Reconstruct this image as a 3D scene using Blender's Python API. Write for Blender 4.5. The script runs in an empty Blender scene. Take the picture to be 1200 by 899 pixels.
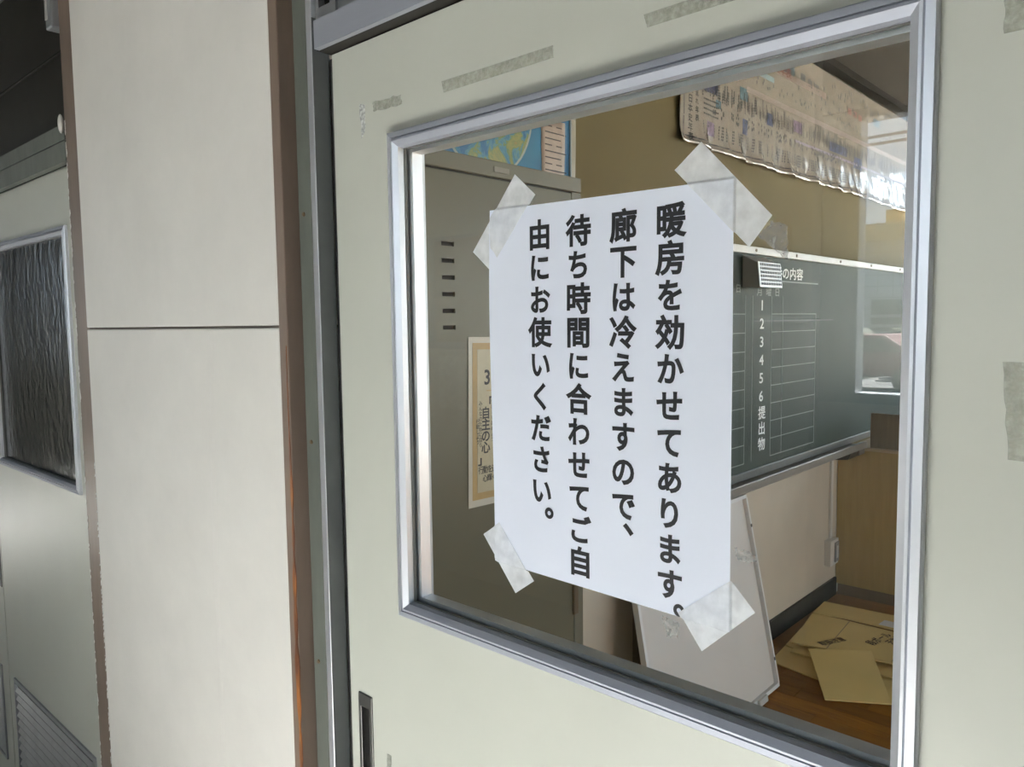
import bpy, bmesh, math, random
from mathutils import Vector, Matrix
random.seed(7)
SC = bpy.context.scene
COL = SC.collection

# ------------------------------------------------------------------ camera
cam_d = bpy.data.cameras.new('camera')
cam_d.sensor_width = 36.0
cam_d.lens = 905.0 / 1200.0 * 36.0
cam_d.clip_start = 0.02
cam_d.clip_end = 500
cam = bpy.data.objects.new('camera', cam_d)
COL.objects.link(cam)
M_ROT = Matrix(((0.73735673, -0.04431588, 0.67404833),
                (0.67538547, 0.06702211, -0.73441304),
                (-0.01262998, 0.99676684, 0.07934951)))
cam.matrix_world = Matrix.Translation((0, -0.65, 1.48)) @ M_ROT.to_4x4()
SC.camera = cam

# ------------------------------------------------------------------ sky
W = bpy.data.worlds.new('sky')
SC.world = W
W.use_nodes = True
wn, wl = W.node_tree.nodes, W.node_tree.links
bg = wn['Background']
tc = wn.new('ShaderNodeTexCoord')
sep = wn.new('ShaderNodeSeparateXYZ')
wl.new(tc.outputs['Generated'], sep.inputs[0])
rmp = wn.new('ShaderNodeValToRGB')
rmp.color_ramp.elements[0].position = 0.45
rmp.color_ramp.elements[0].color = (0.25, 0.24, 0.22, 1)
rmp.color_ramp.elements[1].position = 0.52
rmp.color_ramp.elements[1].color = (0.72, 0.84, 1.0, 1)
e = rmp.color_ramp.elements.new(1.0)
e.color = (0.70, 0.83, 1.0, 1)
mp = wn.new('ShaderNodeMapRange')
mp.inputs['From Min'].default_value = -1
mp.inputs['From Max'].default_value = 1
wl.new(sep.outputs['Z'], mp.inputs['Value'])
wl.new(mp.outputs[0], rmp.inputs[0])
wl.new(rmp.outputs[0], bg.inputs['Color'])
bg.inputs['Strength'].default_value = 4.6

SC.view_settings.view_transform = 'Standard'
SC.view_settings.look = 'None'
SC.view_settings.exposure = 0.53
SC.view_settings.gamma = 1.0
SC.cycles.use_denoising = True
SC.cycles.max_bounces = 10
SC.cycles.diffuse_bounces = 5
SC.cycles.glossy_bounces = 5
SC.cycles.transparent_max_bounces = 16

sun_d = bpy.data.lights.new('sun', 'SUN')
sun_d.energy = 130.0
sun_d.angle = math.radians(1.2)
sun_d.color = (0.98, 0.98, 1.0)
sun = bpy.data.objects.new('sun', sun_d)
sun.rotation_euler = Vector((-0.03, 0.80, -1.0)).to_track_quat('-Z', 'Y').to_euler()
COL.objects.link(sun)

def portal(loc, rot, sx, sy):
    d = bpy.data.lights.new('sky_portal', 'AREA')
    d.shape = 'RECTANGLE'
    d.size, d.size_y = sx, sy
    d.cycles.is_portal = True
    o = bpy.data.objects.new('sky_portal', d)
    o.location = loc
    o.rotation_euler = rot
    COL.objects.link(o)
# corridor windows (light travels towards +Y), classroom windows (towards -Y)
portal((-0.48, -2.46, 1.70), (math.radians(90), 0, 0), 1.15, 1.12)
portal((-6.9, -2.46, 1.70), (math.radians(90), 0, 0), 2.2, 1.12)
portal((4.98, 2.85, 1.65), (math.radians(90), 0, math.radians(90)), 4.5, 1.7)  # sky through the added right-wall window
portal((1.9, 5.58, 1.75), (math.radians(-90), 0, 0), 6.2, 1.7)

# ------------------------------------------------------------------ materials
def mat(name, color, rough=0.6, metal=0.0, var=0.0, scale=8.0, bump=0.0, bscale=60.0,
        stretch=(1, 1, 1), spec=0.5, coat=0.0, color2=None, objrand=0.0):
    m = bpy.data.materials.new(name)
    m.use_nodes = True
    n, l = m.node_tree.nodes, m.node_tree.links
    b = n['Principled BSDF']
    b.inputs['Base Color'].default_value = (*color, 1)
    b.inputs['Roughness'].default_value = rough
    b.inputs['Metallic'].default_value = metal
    b.inputs['Specular IOR Level'].default_value = spec
    b.inputs['Coat Weight'].default_value = coat
    b.inputs['Coat Roughness'].default_value = 0.08
    t = n.new('ShaderNodeTexCoord')
    mpg = n.new('ShaderNodeMapping')
    mpg.inputs['Scale'].default_value = stretch
    l.new(t.outputs['Object'], mpg.inputs['Vector'])
    if var or color2:
        nz = n.new('ShaderNodeTexNoise')
        nz.inputs['Scale'].default_value = scale
        nz.inputs['Detail'].default_value = 6
        nz.inputs['Roughness'].default_value = 0.62
        l.new(mpg.outputs[0], nz.inputs['Vector'])
        r = n.new('ShaderNodeValToRGB')
        r.color_ramp.elements[0].position = 0.3
        r.color_ramp.elements[1].position = 0.7
        c2 = color2 or tuple(min(1, c * (1 + var)) for c in color)
        c1 = color if color2 else tuple(c * (1 - var) for c in color)
        r.color_ramp.elements[0].color = (*c1, 1)
        r.color_ramp.elements[1].color = (*c2, 1)
        l.new(nz.outputs['Fac'], r.inputs['Fac'])
        out = r.outputs[0]
        if objrand:
            oi = n.new('ShaderNodeObjectInfo')
            mr = n.new('ShaderNodeMapRange')
            mr.inputs['To Min'].default_value = 1 - objrand
            mr.inputs['To Max'].default_value = 1 + objrand
            l.new(oi.outputs['Random'], mr.inputs['Value'])
            vm = n.new('ShaderNodeVectorMath')
            vm.operation = 'SCALE'
            l.new(out, vm.inputs[0])
            l.new(mr.outputs[0], vm.inputs['Scale'])
            out = vm.outputs[0]
        l.new(out, b.inputs['Base Color'])
    if bump:
        nb = n.new('ShaderNodeTexNoise')
        nb.inputs['Scale'].default_value = bscale
        nb.inputs['Detail'].default_value = 4
        l.new(mpg.outputs[0], nb.inputs['Vector'])
        bp = n.new('ShaderNodeBump')
        bp.inputs['Strength'].default_value = bump
        bp.inputs['Distance'].default_value = 0.002
        l.new(nb.outputs['Fac'], bp.inputs['Height'])
        l.new(bp.outputs[0], b.inputs['Normal'])
    return m

def glass_mat(name, tint=(1, 1, 1), ior=1.5):
    m = bpy.data.materials.new(name)
    m.use_nodes = True
    n, l = m.node_tree.nodes, m.node_tree.links
    n.remove(n['Principled BSDF'])
    tr = n.new('ShaderNodeBsdfTransparent')
    tr.inputs[0].default_value = (*tint, 1)
    gl = n.new('ShaderNodeBsdfGlossy')
    gl.inputs['Roughness'].default_value = 0.0
    ge = n.new('ShaderNodeNewGeometry')
    mx = n.new('ShaderNodeMix')          # same Fresnel from both sides of the pane
    mx.inputs[2].default_value = ior
    mx.inputs[3].default_value = 1 / ior
    l.new(ge.outputs['Backfacing'], mx.inputs[0])
    fr = n.new('ShaderNodeFresnel')
    l.new(mx.outputs[0], fr.inputs['IOR'])
    ms = n.new('ShaderNodeMixShader')
    l.new(fr.outputs[0], ms.inputs[0])
    l.new(tr.outputs[0], ms.inputs[1])
    l.new(gl.outputs[0], ms.inputs[2])
    l.new(ms.outputs[0], n['Material Output'].inputs[0])
    return m

def film_mat(name, color, alpha, var=0.15, scale=60, rough=0.35, stretch=(1, 1, 1), bump=0.3):
    """thin translucent film: adhesive tape"""
    m = bpy.data.materials.new(name)
    m.use_nodes = True
    n, l = m.node_tree.nodes, m.node_tree.links
    b = n['Principled BSDF']
    b.inputs['Base Color'].default_value = (*color, 1)
    b.inputs['Roughness'].default_value = rough
    t = n.new('ShaderNodeTexCoord')
    mpg = n.new('ShaderNodeMapping')
    mpg.inputs['Scale'].default_value = stretch
    l.new(t.outputs['Object'], mpg.inputs['Vector'])
    nz = n.new('ShaderNodeTexNoise')
    nz.inputs['Scale'].default_value = scale
    nz.inputs['Detail'].default_value = 6
    l.new(mpg.outputs[0], nz.inputs['Vector'])
    mr = n.new('ShaderNodeMapRange')
    mr.inputs['From Min'].default_value = 0.35
    mr.inputs['From Max'].default_value = 0.65
    mr.inputs['To Min'].default_value = max(0, alpha - var)
    mr.inputs['To Max'].default_value = min(1, alpha + var)
    l.new(nz.outputs['Fac'], mr.inputs['Value'])
    l.new(mr.outputs[0], b.inputs['Alpha'])
    bp = n.new('ShaderNodeBump')
    bp.inputs['Strength'].default_value = bump
    bp.inputs['Distance'].default_value = 0.001
    l.new(nz.outputs['Fac'], bp.inputs['Height'])
    l.new(bp.outputs[0], b.inputs['Normal'])
    return m

door_m = mat('cream_door_paint', (0.505, 0.51, 0.445), 0.42, var=0.035, scale=3.5, bump=0.05, bscale=90)
pillar_m = mat('offwhite_wall_paint', (0.70, 0.672, 0.62), 0.55, var=0.055, scale=5, bump=0.12, bscale=45)
brown_m = mat('brown_paint', (0.20, 0.145, 0.11), 0.42, var=0.16, scale=14, bump=0.25, bscale=60, stretch=(1, 1, 0.25))
galv_m = mat('grey_green_steel', (0.12, 0.13, 0.11), 0.5, var=0.18, scale=18, bump=0.1, stretch=(1, 1, 0.4))
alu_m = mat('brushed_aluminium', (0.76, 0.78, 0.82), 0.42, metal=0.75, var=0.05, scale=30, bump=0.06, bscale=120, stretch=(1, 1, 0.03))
alu_h_m = mat('dimmed_aluminium_horizontal', (0.36, 0.375, 0.42), 0.58, metal=0.45, var=0.05, scale=30, bump=0.06, bscale=120, stretch=(0.03, 1, 1))  # same aluminium, with the horizontal rails' dimmer light put into the colour
alu_dark_m = mat('aged_aluminium', (0.33, 0.34, 0.35), 0.38, metal=0.6, var=0.10, scale=20, bump=0.05, stretch=(1, 1, 0.2))
gasket_m = mat('black_gasket', (0.02, 0.02, 0.018), 0.6)
seal_m = mat('grey_glazing_seal', (0.13, 0.13, 0.12), 0.5)
void_m = mat('dark_gap', (0.02, 0.018, 0.014), 0.8)  # near-black colour standing in for shade inside gaps and recesses
steel_m = mat('pull_steel', (0.16, 0.155, 0.145), 0.38, metal=0.7, var=0.1, scale=40)
chip_m = mat('chipped_paint', (0.72, 0.70, 0.66), 0.7, var=0.1, scale=80)
paper_m = mat('white_paper', (0.86, 0.895, 1.0), 0.75, var=0.012, scale=6)
ink_m = mat('black_ink', (0.016, 0.016, 0.018), 0.5)
glass_m = glass_mat('clear_glass', (0.96, 0.97, 0.955))
win_glass_m = glass_mat('window_glass', (0.98, 0.99, 0.98))
def frosted_tape():
    """milky tape: part clear, part scattering back, part scattering through"""
    m = bpy.data.materials.new('frosted_tape')
    m.use_nodes = True
    n, l = m.node_tree.nodes, m.node_tree.links
    n.remove(n['Principled BSDF'])
    t = n.new('ShaderNodeTexCoord')
    nz = n.new('ShaderNodeTexNoise')
    nz.inputs['Scale'].default_value = 60
    nz.inputs['Detail'].default_value = 7
    l.new(t.outputs['Object'], nz.inputs['Vector'])
    mr = n.new('ShaderNodeMapRange')
    mr.inputs['From Min'].default_value = 0.35
    mr.inputs['From Max'].default_value = 0.65
    mr.inputs['To Min'].default_value = 0.68
    mr.inputs['To Max'].default_value = 0.86
    l.new(nz.outputs['Fac'], mr.inputs['Value'])
    tp = n.new('ShaderNodeBsdfTransparent')
    df = n.new('ShaderNodeBsdfDiffuse')
    df.inputs[0].default_value = (0.97, 0.985, 1.0, 1)
    tl = n.new('ShaderNodeBsdfTranslucent')
    tl.inputs[0].default_value = (0.97, 0.985, 1.0, 1)
    gl = n.new('ShaderNodeBsdfGlossy')
    gl.inputs['Roughness'].default_value = 0.35
    m1 = n.new('ShaderNodeMixShader'); m1.inputs[0].default_value = 0.12
    l.new(df.outputs[0], m1.inputs[1]); l.new(tl.outputs[0], m1.inputs[2])
    m2 = n.new('ShaderNodeMixShader'); m2.inputs[0].default_value = 0.05
    l.new(m1.outputs[0], m2.inputs[1]); l.new(gl.outputs[0], m2.inputs[2])
    m3 = n.new('ShaderNodeMixShader')
    ge = n.new('ShaderNodeNewGeometry')      # one coat of haze for the whole film, not one per face
    inv = n.new('ShaderNodeMath'); inv.operation = 'SUBTRACT'; inv.inputs[0].default_value = 1.0
    l.new(ge.outputs['Backfacing'], inv.inputs[1])
    mu = n.new('ShaderNodeMath'); mu.operation = 'MULTIPLY'
    l.new(mr.outputs[0], mu.inputs[0]); l.new(inv.outputs[0], mu.inputs[1])
    l.new(mu.outputs[0], m3.inputs[0]); l.new(tp.outputs[0], m3.inputs[1]); l.new(m2.outputs[0], m3.inputs[2])
    l.new(m3.outputs[0], n['Material Output'].inputs[0])
    return m
tape_m = frosted_tape()
old_tape_m = film_mat('yellowed_tape', (0.56, 0.56, 0.45), 0.20, 0.08, scale=160, rough=0.45, bump=0.03)
white_bit_m = film_mat('peeled_tape', (0.88, 0.89, 0.86), 0.5, 0.3, scale=200, rough=0.3, bump=0.1)
residue_m = film_mat('tape_residue', (0.36, 0.35, 0.32), 0.36, 0.18, scale=160, rough=0.6, bump=0.04)
fog_m = mat('wavy_dark_glass', (0.016, 0.018, 0.016), 0.16, bump=0.9, bscale=55, stretch=(1, 1, 0.45), spec=0.4)
transom_m = mat('dark_transom_glass', (0.018, 0.017, 0.013), 0.35, var=0.25, scale=9, spec=0.12)

wall_up_m = mat('brown_fabric_wall', (0.135, 0.106, 0.037), 0.85, var=0.06, scale=4, bump=0.2, bscale=200)
wall_low_m = mat('beige_wall', (0.58, 0.51, 0.40), 0.7, var=0.07, scale=3)
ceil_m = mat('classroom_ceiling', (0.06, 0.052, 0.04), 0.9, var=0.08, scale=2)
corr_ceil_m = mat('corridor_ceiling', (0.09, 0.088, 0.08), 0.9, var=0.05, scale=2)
corr_wall_m = mat('corridor_wall', (0.52, 0.50, 0.45), 0.7, var=0.05, scale=2)
corr_floor_m = mat('corridor_floor', (0.49, 0.475, 0.45), 0.35, var=0.08, scale=3)
base_m = mat('black_baseboard', (0.010, 0.009, 0.008), 0.8, spec=0.1)
board_m = mat('green_chalkboard', (0.030, 0.046, 0.034), 0.6, var=0.14, scale=2.5, spec=0.15, stretch=(1, 0.6, 2))
chalk_line_m = mat('painted_board_line', (0.26, 0.29, 0.265), 0.7)
chalk_text_m = mat('white_board_lettering', (0.80, 0.82, 0.80), 0.7)
rail_m = mat('pale_rail', (0.50, 0.49, 0.45), 0.45, var=0.05, scale=12)
tray_m = mat('grey_tray', (0.15, 0.145, 0.13), 0.4, metal=0.3, var=0.1, scale=10)
cab_m = mat('grey_beige_steel', (0.120, 0.112, 0.066), 0.4, var=0.04, scale=3)
cab_edge_m = mat('cabinet_rim_steel', (0.15, 0.143, 0.098), 0.42, var=0.04, scale=5)
wood_m = mat('light_wood_veneer', (0.34, 0.225, 0.055), 0.5, color2=(0.42, 0.285, 0.08), scale=7, stretch=(6, 6, 0.5))
wood_dark_m = mat('dark_wood_plinth', (0.13, 0.085, 0.04), 0.5, var=0.15, scale=6)
plank_m = mat('oiled_floor_plank', (0.20, 0.070, 0.007), 0.45, color2=(0.36, 0.150, 0.015), scale=9, stretch=(0.7, 9, 1), objrand=0.22, spec=0.2)
card_m = mat('corrugated_cardboard', (0.80, 0.60, 0.235), 0.85, var=0.05, scale=5, bump=0.06, bscale=30)
card_ink_m = mat('brown_box_print', (0.085, 0.045, 0.025), 0.8)
label_m = mat('white_label', (0.78, 0.78, 0.76), 0.6)
panel_m = mat('white_panel', (0.70, 0.655, 0.60), 0.5, var=0.04, scale=2.5)
panel_rim_m = mat('pale_panel_rim', (0.76, 0.75, 0.73), 0.4, var=0.03, scale=8)
white_pl_m = mat('white_plastic', (0.60, 0.58, 0.53), 0.4)
vinyl_m = mat('clear_coated_sheet', (0.35, 0.315, 0.27), 0.22, var=0.05, scale=6, spec=0.7, coat=0.8)
p_blue = mat('print_dark_blue', (0.035, 0.045, 0.12), 0.4, var=0.5, scale=40)
p_teal = mat('print_teal', (0.07, 0.13, 0.16), 0.4, var=0.4, scale=40)
p_cyan = mat('print_pale_cyan', (0.22, 0.31, 0.35), 0.4, var=0.1, scale=20)
p_red = mat('print_red', (0.22, 0.09, 0.075), 0.4)
p_pink = mat('print_pale_pink', (0.29, 0.235, 0.205), 0.4, var=0.1, scale=20)
p_purple = mat('print_purple', (0.16, 0.10, 0.17), 0.4, var=0.4, scale=50)
p_grey = mat('print_grey', (0.06, 0.055, 0.06), 0.4)
poster_m = mat('cream_poster_paper', (0.49, 0.44, 0.30), 0.35, var=0.14, scale=16, spec=0.5)
orange_m = mat('orange_print_border', (0.46, 0.32, 0.13), 0.4, var=0.08, scale=20)
trim_m = mat('brown_wood_trim', (0.17, 0.125, 0.07), 0.5, var=0.15, scale=8, stretch=(6, 6, 0.5))
grille_m = mat('pale_metal_box', (0.55, 0.54, 0.50), 0.35, metal=0.2, var=0.04, scale=20)
board_paper_m = mat('notice_board_cloth', (0.30, 0.20, 0.18), 0.8, color2=(0.36, 0.32, 0.24), scale=10)
notice_m = mat('notice_print', (0.62, 0.60, 0.54), 0.7, var=0.25, scale=30)

# map print: ocean and land from noise
def map_mat():
    m = bpy.data.materials.new('atlas_print')
    m.use_nodes = True
    n, l = m.node_tree.nodes, m.node_tree.links
    b = n['Principled BSDF']
    b.inputs['Roughness'].default_value = 0.3
    b.inputs['Coat Weight'].default_value = 0.4
    t = n.new('ShaderNodeTexCoord')
    nz = n.new('ShaderNodeTexNoise')
    nz.inputs['Scale'].default_value = 13.0
    nz.inputs['Detail'].default_value = 9
    nz.inputs['Roughness'].default_value = 0.6
    nz.inputs['Distortion'].default_value = 0.6
    l.new(t.outputs['Object'], nz.inputs['Vector'])
    r = n.new('ShaderNodeValToRGB')
    r.color_ramp.interpolation = 'LINEAR'
    els = r.color_ramp.elements
    els[0].position = 0.0
    els[0].color = (0.03, 0.12, 0.30, 1)
    els[1].position = 1.0
    els[1].color = (0.38, 0.22, 0.06, 1)
    for p, c in ((0.44, (0.04, 0.17, 0.36)), (0.50, (0.13, 0.33, 0.42)), (0.515, (0.20, 0.29, 0.13)),
                 (0.57, (0.36, 0.34, 0.13)), (0.62, (0.24, 0.30, 0.14)), (0.68, (0.42, 0.28, 0.09))):
        q = els.new(p)
        q.color = (*c, 1)
    l.new(nz.outputs['Fac'], r.inputs['Fac'])
    l.new(r.outputs[0], b.inputs['Base Color'])
    return m
atlas_m = map_mat()

# rust bleeding out of the edge of the brown jamb (a stain with a shape of its own)
def rust_mat():
    m = mat('rusting_brown_paint', (0.175, 0.135, 0.11), 0.45, bump=0.25, bscale=60, stretch=(1, 1, 0.25))
    n, l = m.node_tree.nodes, m.node_tree.links
    b = n['Principled BSDF']
    t = n.new('ShaderNodeTexCoord')
    nz = n.new('ShaderNodeTexNoise')
    nz.inputs['Scale'].default_value = 22
    nz.inputs['Detail'].default_value = 7
    mg = n.new('ShaderNodeMapping')
    mg.inputs['Scale'].default_value = (3, 3, 0.55)
    l.new(t.outputs['Object'], mg.inputs[0])
    l.new(mg.outputs[0], nz.inputs['Vector'])
    r = n.new('ShaderNodeValToRGB')
    e0, e1 = r.color_ramp.elements
    e0.position, e0.color = 0.40, (0.36, 0.125, 0.03, 1)
    e1.position, e1.color = 0.60, (0.15, 0.05, 0.02, 1)
    l.new(nz.outputs['Fac'], r.inputs['Fac'])
    l.new(r.outputs[0], b.inputs['Base Color'])
    return m
rust_m = rust_mat()

# ------------------------------------------------------------------ helpers
ORIG = {}

def bx(bm, x0, x1, y0, y1, z0, z1):
    v = [bm.verts.new(p) for p in ((x0, y0, z0), (x1, y0, z0), (x1, y1, z0), (x0, y1, z0),
                                   (x0, y0, z1), (x1, y0, z1), (x1, y1, z1), (x0, y1, z1))]
    for f in ((0, 3, 2, 1), (4, 5, 6, 7), (0, 1, 5, 4), (1, 2, 6, 5), (2, 3, 7, 6), (3, 0, 4, 7)):
        bm.faces.new([v[i] for i in f])
    return bm

def B(*a):
    return bx(bmesh.new(), *a)

def bevel(bm, w, seg=2):
    bmesh.ops.bevel(bm, geom=list(bm.edges), offset=w, segments=seg, affect='EDGES', profile=0.5)
    return bm

def prism(pts, d, bm=None):
    """closed polygon of 3D points pushed by vector d"""
    bm = bm or bmesh.new()
    a = [bm.verts.new(p) for p in pts]
    b = [bm.verts.new(Vector(p) + Vector(d)) for p in pts]
    bm.faces.new(a)
    bm.faces.new(b[::-1])
    for i in range(len(a)):
        j = (i + 1) % len(a)
        bm.faces.new((a[j], a[i], b[i], b[j]))
    bmesh.ops.recalc_face_normals(bm, faces=bm.faces)
    return bm

def obj(name, bm, m, parent=None, base=None, smooth=False):
    me = bpy.data.meshes.new(name)
    if isinstance(bm, bpy.types.Mesh):
        me = bm
    else:
        bmesh.ops.recalc_face_normals(bm, faces=bm.faces)
        bm.to_mesh(me)
        bm.free()
    if m is not None:
        me.materials.clear()
        me.materials.append(m)
    if smooth:
        for p in me.polygons:
            p.use_smooth = True
    o = bpy.data.objects.new(name, me)
    COL.objects.link(o)
    if parent is not None:
        off = ORIG[parent.name]
        o.parent = parent
        ORIG[o.name] = off
    else:
        off = Vector(base) if base is not None else Vector((0, 0, 0))
        o.location = off
        ORIG[o.name] = off
    if off.length:
        me.transform(Matrix.Translation(-off))
    return o

def tag(o, label=None, cat=None, group=None, kind=None):
    if label: o['label'] = label
    if cat: o['category'] = cat
    if group: o['group'] = group
    if kind: o['kind'] = kind
    return o

def thing(name, label, cat, loc, group=None):
    o = bpy.data.objects.new(name, None)
    o.empty_display_size = 0.05
    COL.objects.link(o)
    o.location = loc
    ORIG[o.name] = Vector(loc)
    return tag(o, label, cat, group)

def struct(name, bm, m, label=None, cat=None):
    o = obj(name, bm, m)
    return tag(o, label, cat, kind='structure')

def struct_empty(name, loc, label=None, cat=None):
    o = bpy.data.objects.new(name, None)
    COL.objects.link(o)
    o.location = loc
    ORIG[o.name] = Vector(loc)
    return tag(o, label, cat, kind='structure')

def holed(x0, x1, z0, z1, y0, y1, holes):
    """slab in the XZ plane with rectangular holes (hx0,hx1,hz0,hz1), no inner faces"""
    xs = sorted({x0, x1, *[h[0] for h in holes], *[h[1] for h in holes]})
    zs = sorted({z0, z1, *[h[2] for h in holes], *[h[3] for h in holes]})
    bm = bmesh.new()
    def hole(i, j):
        if i < 0 or j < 0 or i >= len(xs) - 1 or j >= len(zs) - 1:
            return True
        cx, cz = (xs[i] + xs[i + 1]) / 2, (zs[j] + zs[j + 1]) / 2
        return any(h[0] < cx < h[1] and h[2] < cz < h[3] for h in holes)
    V = {}
    def v(x, y, z):
        k = (x, y, z)
        if k not in V: V[k] = bm.verts.new(k)
        return V[k]
    for i in range(len(xs) - 1):
        for j in range(len(zs) - 1):
            if hole(i, j): continue
            a, b, c, d = xs[i], xs[i + 1], zs[j], zs[j + 1]
            bm.faces.new((v(a, y0, c), v(b, y0, c), v(b, y0, d), v(a, y0, d)))
            bm.faces.new((v(a, y1, d), v(b, y1, d), v(b, y1, c), v(a, y1, c)))
            if hole(i - 1, j): bm.faces.new((v(a, y1, c), v(a, y0, c), v(a, y0, d), v(a, y1, d)))
            if hole(i + 1, j): bm.faces.new((v(b, y0, c), v(b, y1, c), v(b, y1, d), v(b, y0, d)))
            if hole(i, j - 1): bm.faces.new((v(a, y1, c), v(b, y1, c), v(b, y0, c), v(a, y0, c)))
            if hole(i, j + 1): bm.faces.new((v(a, y0, d), v(b, y0, d), v(b, y1, d), v(a, y1, d)))
    return bm

def mitred(x0, x1, z0, z1, prof, yb=0.0):
    """four mitred frame rails from a profile of (inset, y) points; returns 4 bmeshes"""
    out = []
    c = [(x0, z0, 1, 1), (x1, z0, -1, 1), (x1, z1, -1, -1), (x0, z1, 1, -1)]
    for k in range(4):
        bm = bmesh.new()
        rows = []
        for (cx, cz, sx, sz) in (c[k], c[(k + 1) % 4]):
            rows.append([bm.verts.new((cx + sx * d, y + yb, cz + sz * d)) for d, y in prof])
        n = len(prof)
        for i in range(n):
            j = (i + 1) % n
            bm.faces.new((rows[0][i], rows[0][j], rows[1][j], rows[1][i]))
        bm.faces.new(rows[0]); bm.faces.new(rows[1][::-1])
        bmesh.ops.recalc_face_normals(bm, faces=bm.faces)
        out.append(bm)
    return out

_tc = bpy.data.curves.new('lettering', 'FONT')
_to = bpy.data.objects.new('lettering', _tc)
COL.objects.link(_to)
def glyph(body, bold=0.02, res=3):
    """centred glyph mesh in em units as (verts, faces)"""
    _tc.body = body
    _tc.size = 1.0
    _tc.align_x = 'CENTER'
    _tc.resolution_u = res
    _tc.bevel_depth = bold
    _tc.bevel_resolution = 1
    bpy.context.view_layer.update()
    ev = _to.evaluated_get(bpy.context.evaluated_depsgraph_get())
    me = ev.to_mesh()
    vs = [(v.co.x, v.co.y - 0.38) for v in me.vertices]
    zs = [v.co.z for v in me.vertices]
    fs = [tuple(p.vertices) for p in me.polygons]
    ev.to_mesh_clear()
    keep = [f for f in fs if min(zs[i] for i in f) >= -1e-5]   # front half only
    return vs, keep

def letters(items, place, bold=0.02, res=3):
    """items: (text, cx, cy, sx, sy); place(x, y) -> 3D point; returns one bmesh"""
    bm = bmesh.new()
    for (t, cx, cy, sx, sy) in items:
        vs, fs = glyph(t, bold, res)
        used = {}
        for f in fs:
            for i in f:
                if i not in used:
                    used[i] = bm.verts.new(place(cx + vs[i][0] * sx, cy + vs[i][1] * sy))
            try:
                bm.faces.new([used[i] for i in f])
            except ValueError:
                pass
    return bm

# ------------------------------------------------------------------ corridor shell
struct('floor', B(-18, 4, -2.5, 0.10, -0.1, 0.0), corr_floor_m)
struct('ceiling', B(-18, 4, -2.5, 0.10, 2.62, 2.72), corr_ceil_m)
struct('wall_left', B(-18.1, -18, -2.5, 0.1, 0, 2.62), corr_wall_m)
struct('wall_right', B(4, 4.1, -2.5, 0.1, 0, 2.62), corr_wall_m)
# opposite side: solid wall, pale pillar, then a band of windows over a low wall
struct('wall_opposite', B(-5.8, -1.46, -2.5, -2.40, 0, 2.62), corr_wall_m)
struct('wall_opposite_far', B(-18, -8, -2.5, -2.40, 0, 2.62), corr_wall_m)
pl = struct('wall_pillar_opposite', B(-1.46, -1.175, -2.5, -2.33, 0, 1.476), pillar_m)
obj('upper_panel', B(-1.46, -1.175, -2.5, -2.33, 1.480, 2.62), pillar_m, pl)
for nm, xa, xb in (('wall_opposite_center', -1.175, 0.08), ('wall_opposite_left', -8.0, -5.8)):
    wq = struct(nm, B(xa, xb, -2.5, -2.40, 0, 1.15), corr_wall_m)
    obj('wall_above', B(xa, xb, -2.5, -2.40, 2.26, 2.62), corr_ceil_m, wq)
struct('wall_opposite_blank', B(0.08, 4, -2.5, -2.40, 0, 2.62), corr_wall_m)  # unseen stretch kept solid to dim the door's right side
for k, (xa, xb) in enumerate(((-1.175, 0.08), (-6.9, -5.8), (-8.0, -6.9))):
    w = struct_empty('window_%d' % (k + 1), (xa, -2.45, 1.15), 'aluminium corridor window with guard bars, seen as a reflection' if k == 0 else None)
    fr = holed(xa, xb, 1.15, 2.26, -2.50, -2.42, [(xa + (0.14 if k == 0 else 0.05), (xa + xb) / 2 + 0.02, 1.19, 2.225), ((xa + xb) / 2 + 0.07, xb - 0.03, 1.19, 2.225)])
    obj('window_frame', fr, alu_dark_m, w)
    obj('glass_pane', B(xa + 0.05, (xa + xb) / 2 + 0.05, -2.462, -2.458, 1.19, 2.225), win_glass_m, w)
    obj('glass_pane', B((xa + xb) / 2 + 0.05, xb - 0.03, -2.472, -2.468, 1.19, 2.225), win_glass_m, w)
    for z in (1.485, 1.447):
        obj('guard_bar', B(xa, xb, -2.525, -2.512, z - 0.006, z + 0.006), alu_dark_m, w)
    for z in (2.165, 2.138):
        obj('sash_bar', B(xa, xb, -2.49, -2.478, z - 0.0045, z + 0.0045), alu_dark_m, w)

# notice board on the corridor's opposite wall (it shows as a reflection in the pane)
nb = thing('notice_board', 'pinkish notice board with pinned papers, faintly mirrored at the pane\'s left', 'notice board', (-3.05, -2.378, 1.33))
obj('cloth', B(-3.38, -2.60, -2.376, -2.364, 1.37, 1.95), board_paper_m, nb)
for b_ in (B(-3.46, -3.38, -2.378, -2.354, 1.33, 1.97), B(-2.60, -2.56, -2.378, -2.354, 1.33, 1.97), B(-3.38, -2.60, -2.378, -2.354, 1.33, 1.37), B(-3.38, -2.60, -2.378, -2.354, 1.95, 1.97)):
    obj('board_rim', b_, alu_dark_m, nb)
for i, (a, b_, c, d) in enumerate(((-3.40, -3.12, 0.98, 1.29), (-3.09, -2.86, 1.02, 1.30), (-3.72, -3.48, 1.05, 1.33), (-2.83, -2.62, 1.0, 1.30))):
    tag(obj('notice_sheet', B(a, b_, -2.399, -2.396, c, d), notice_m, base=((a + b_) / 2, -2.399, c)),
        ('printed sheet mirrored below the notice board, second from left', 'printed sheet mirrored below the notice board, third from left',
         'printed sheet mirrored left of the notice board, outermost', 'printed sheet mirrored below the notice board, rightmost')[i], 'notice', 'sheets on the opposite corridor wall')

# ------------------------------------------------------------------ classroom shell
WX = -1.475
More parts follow.
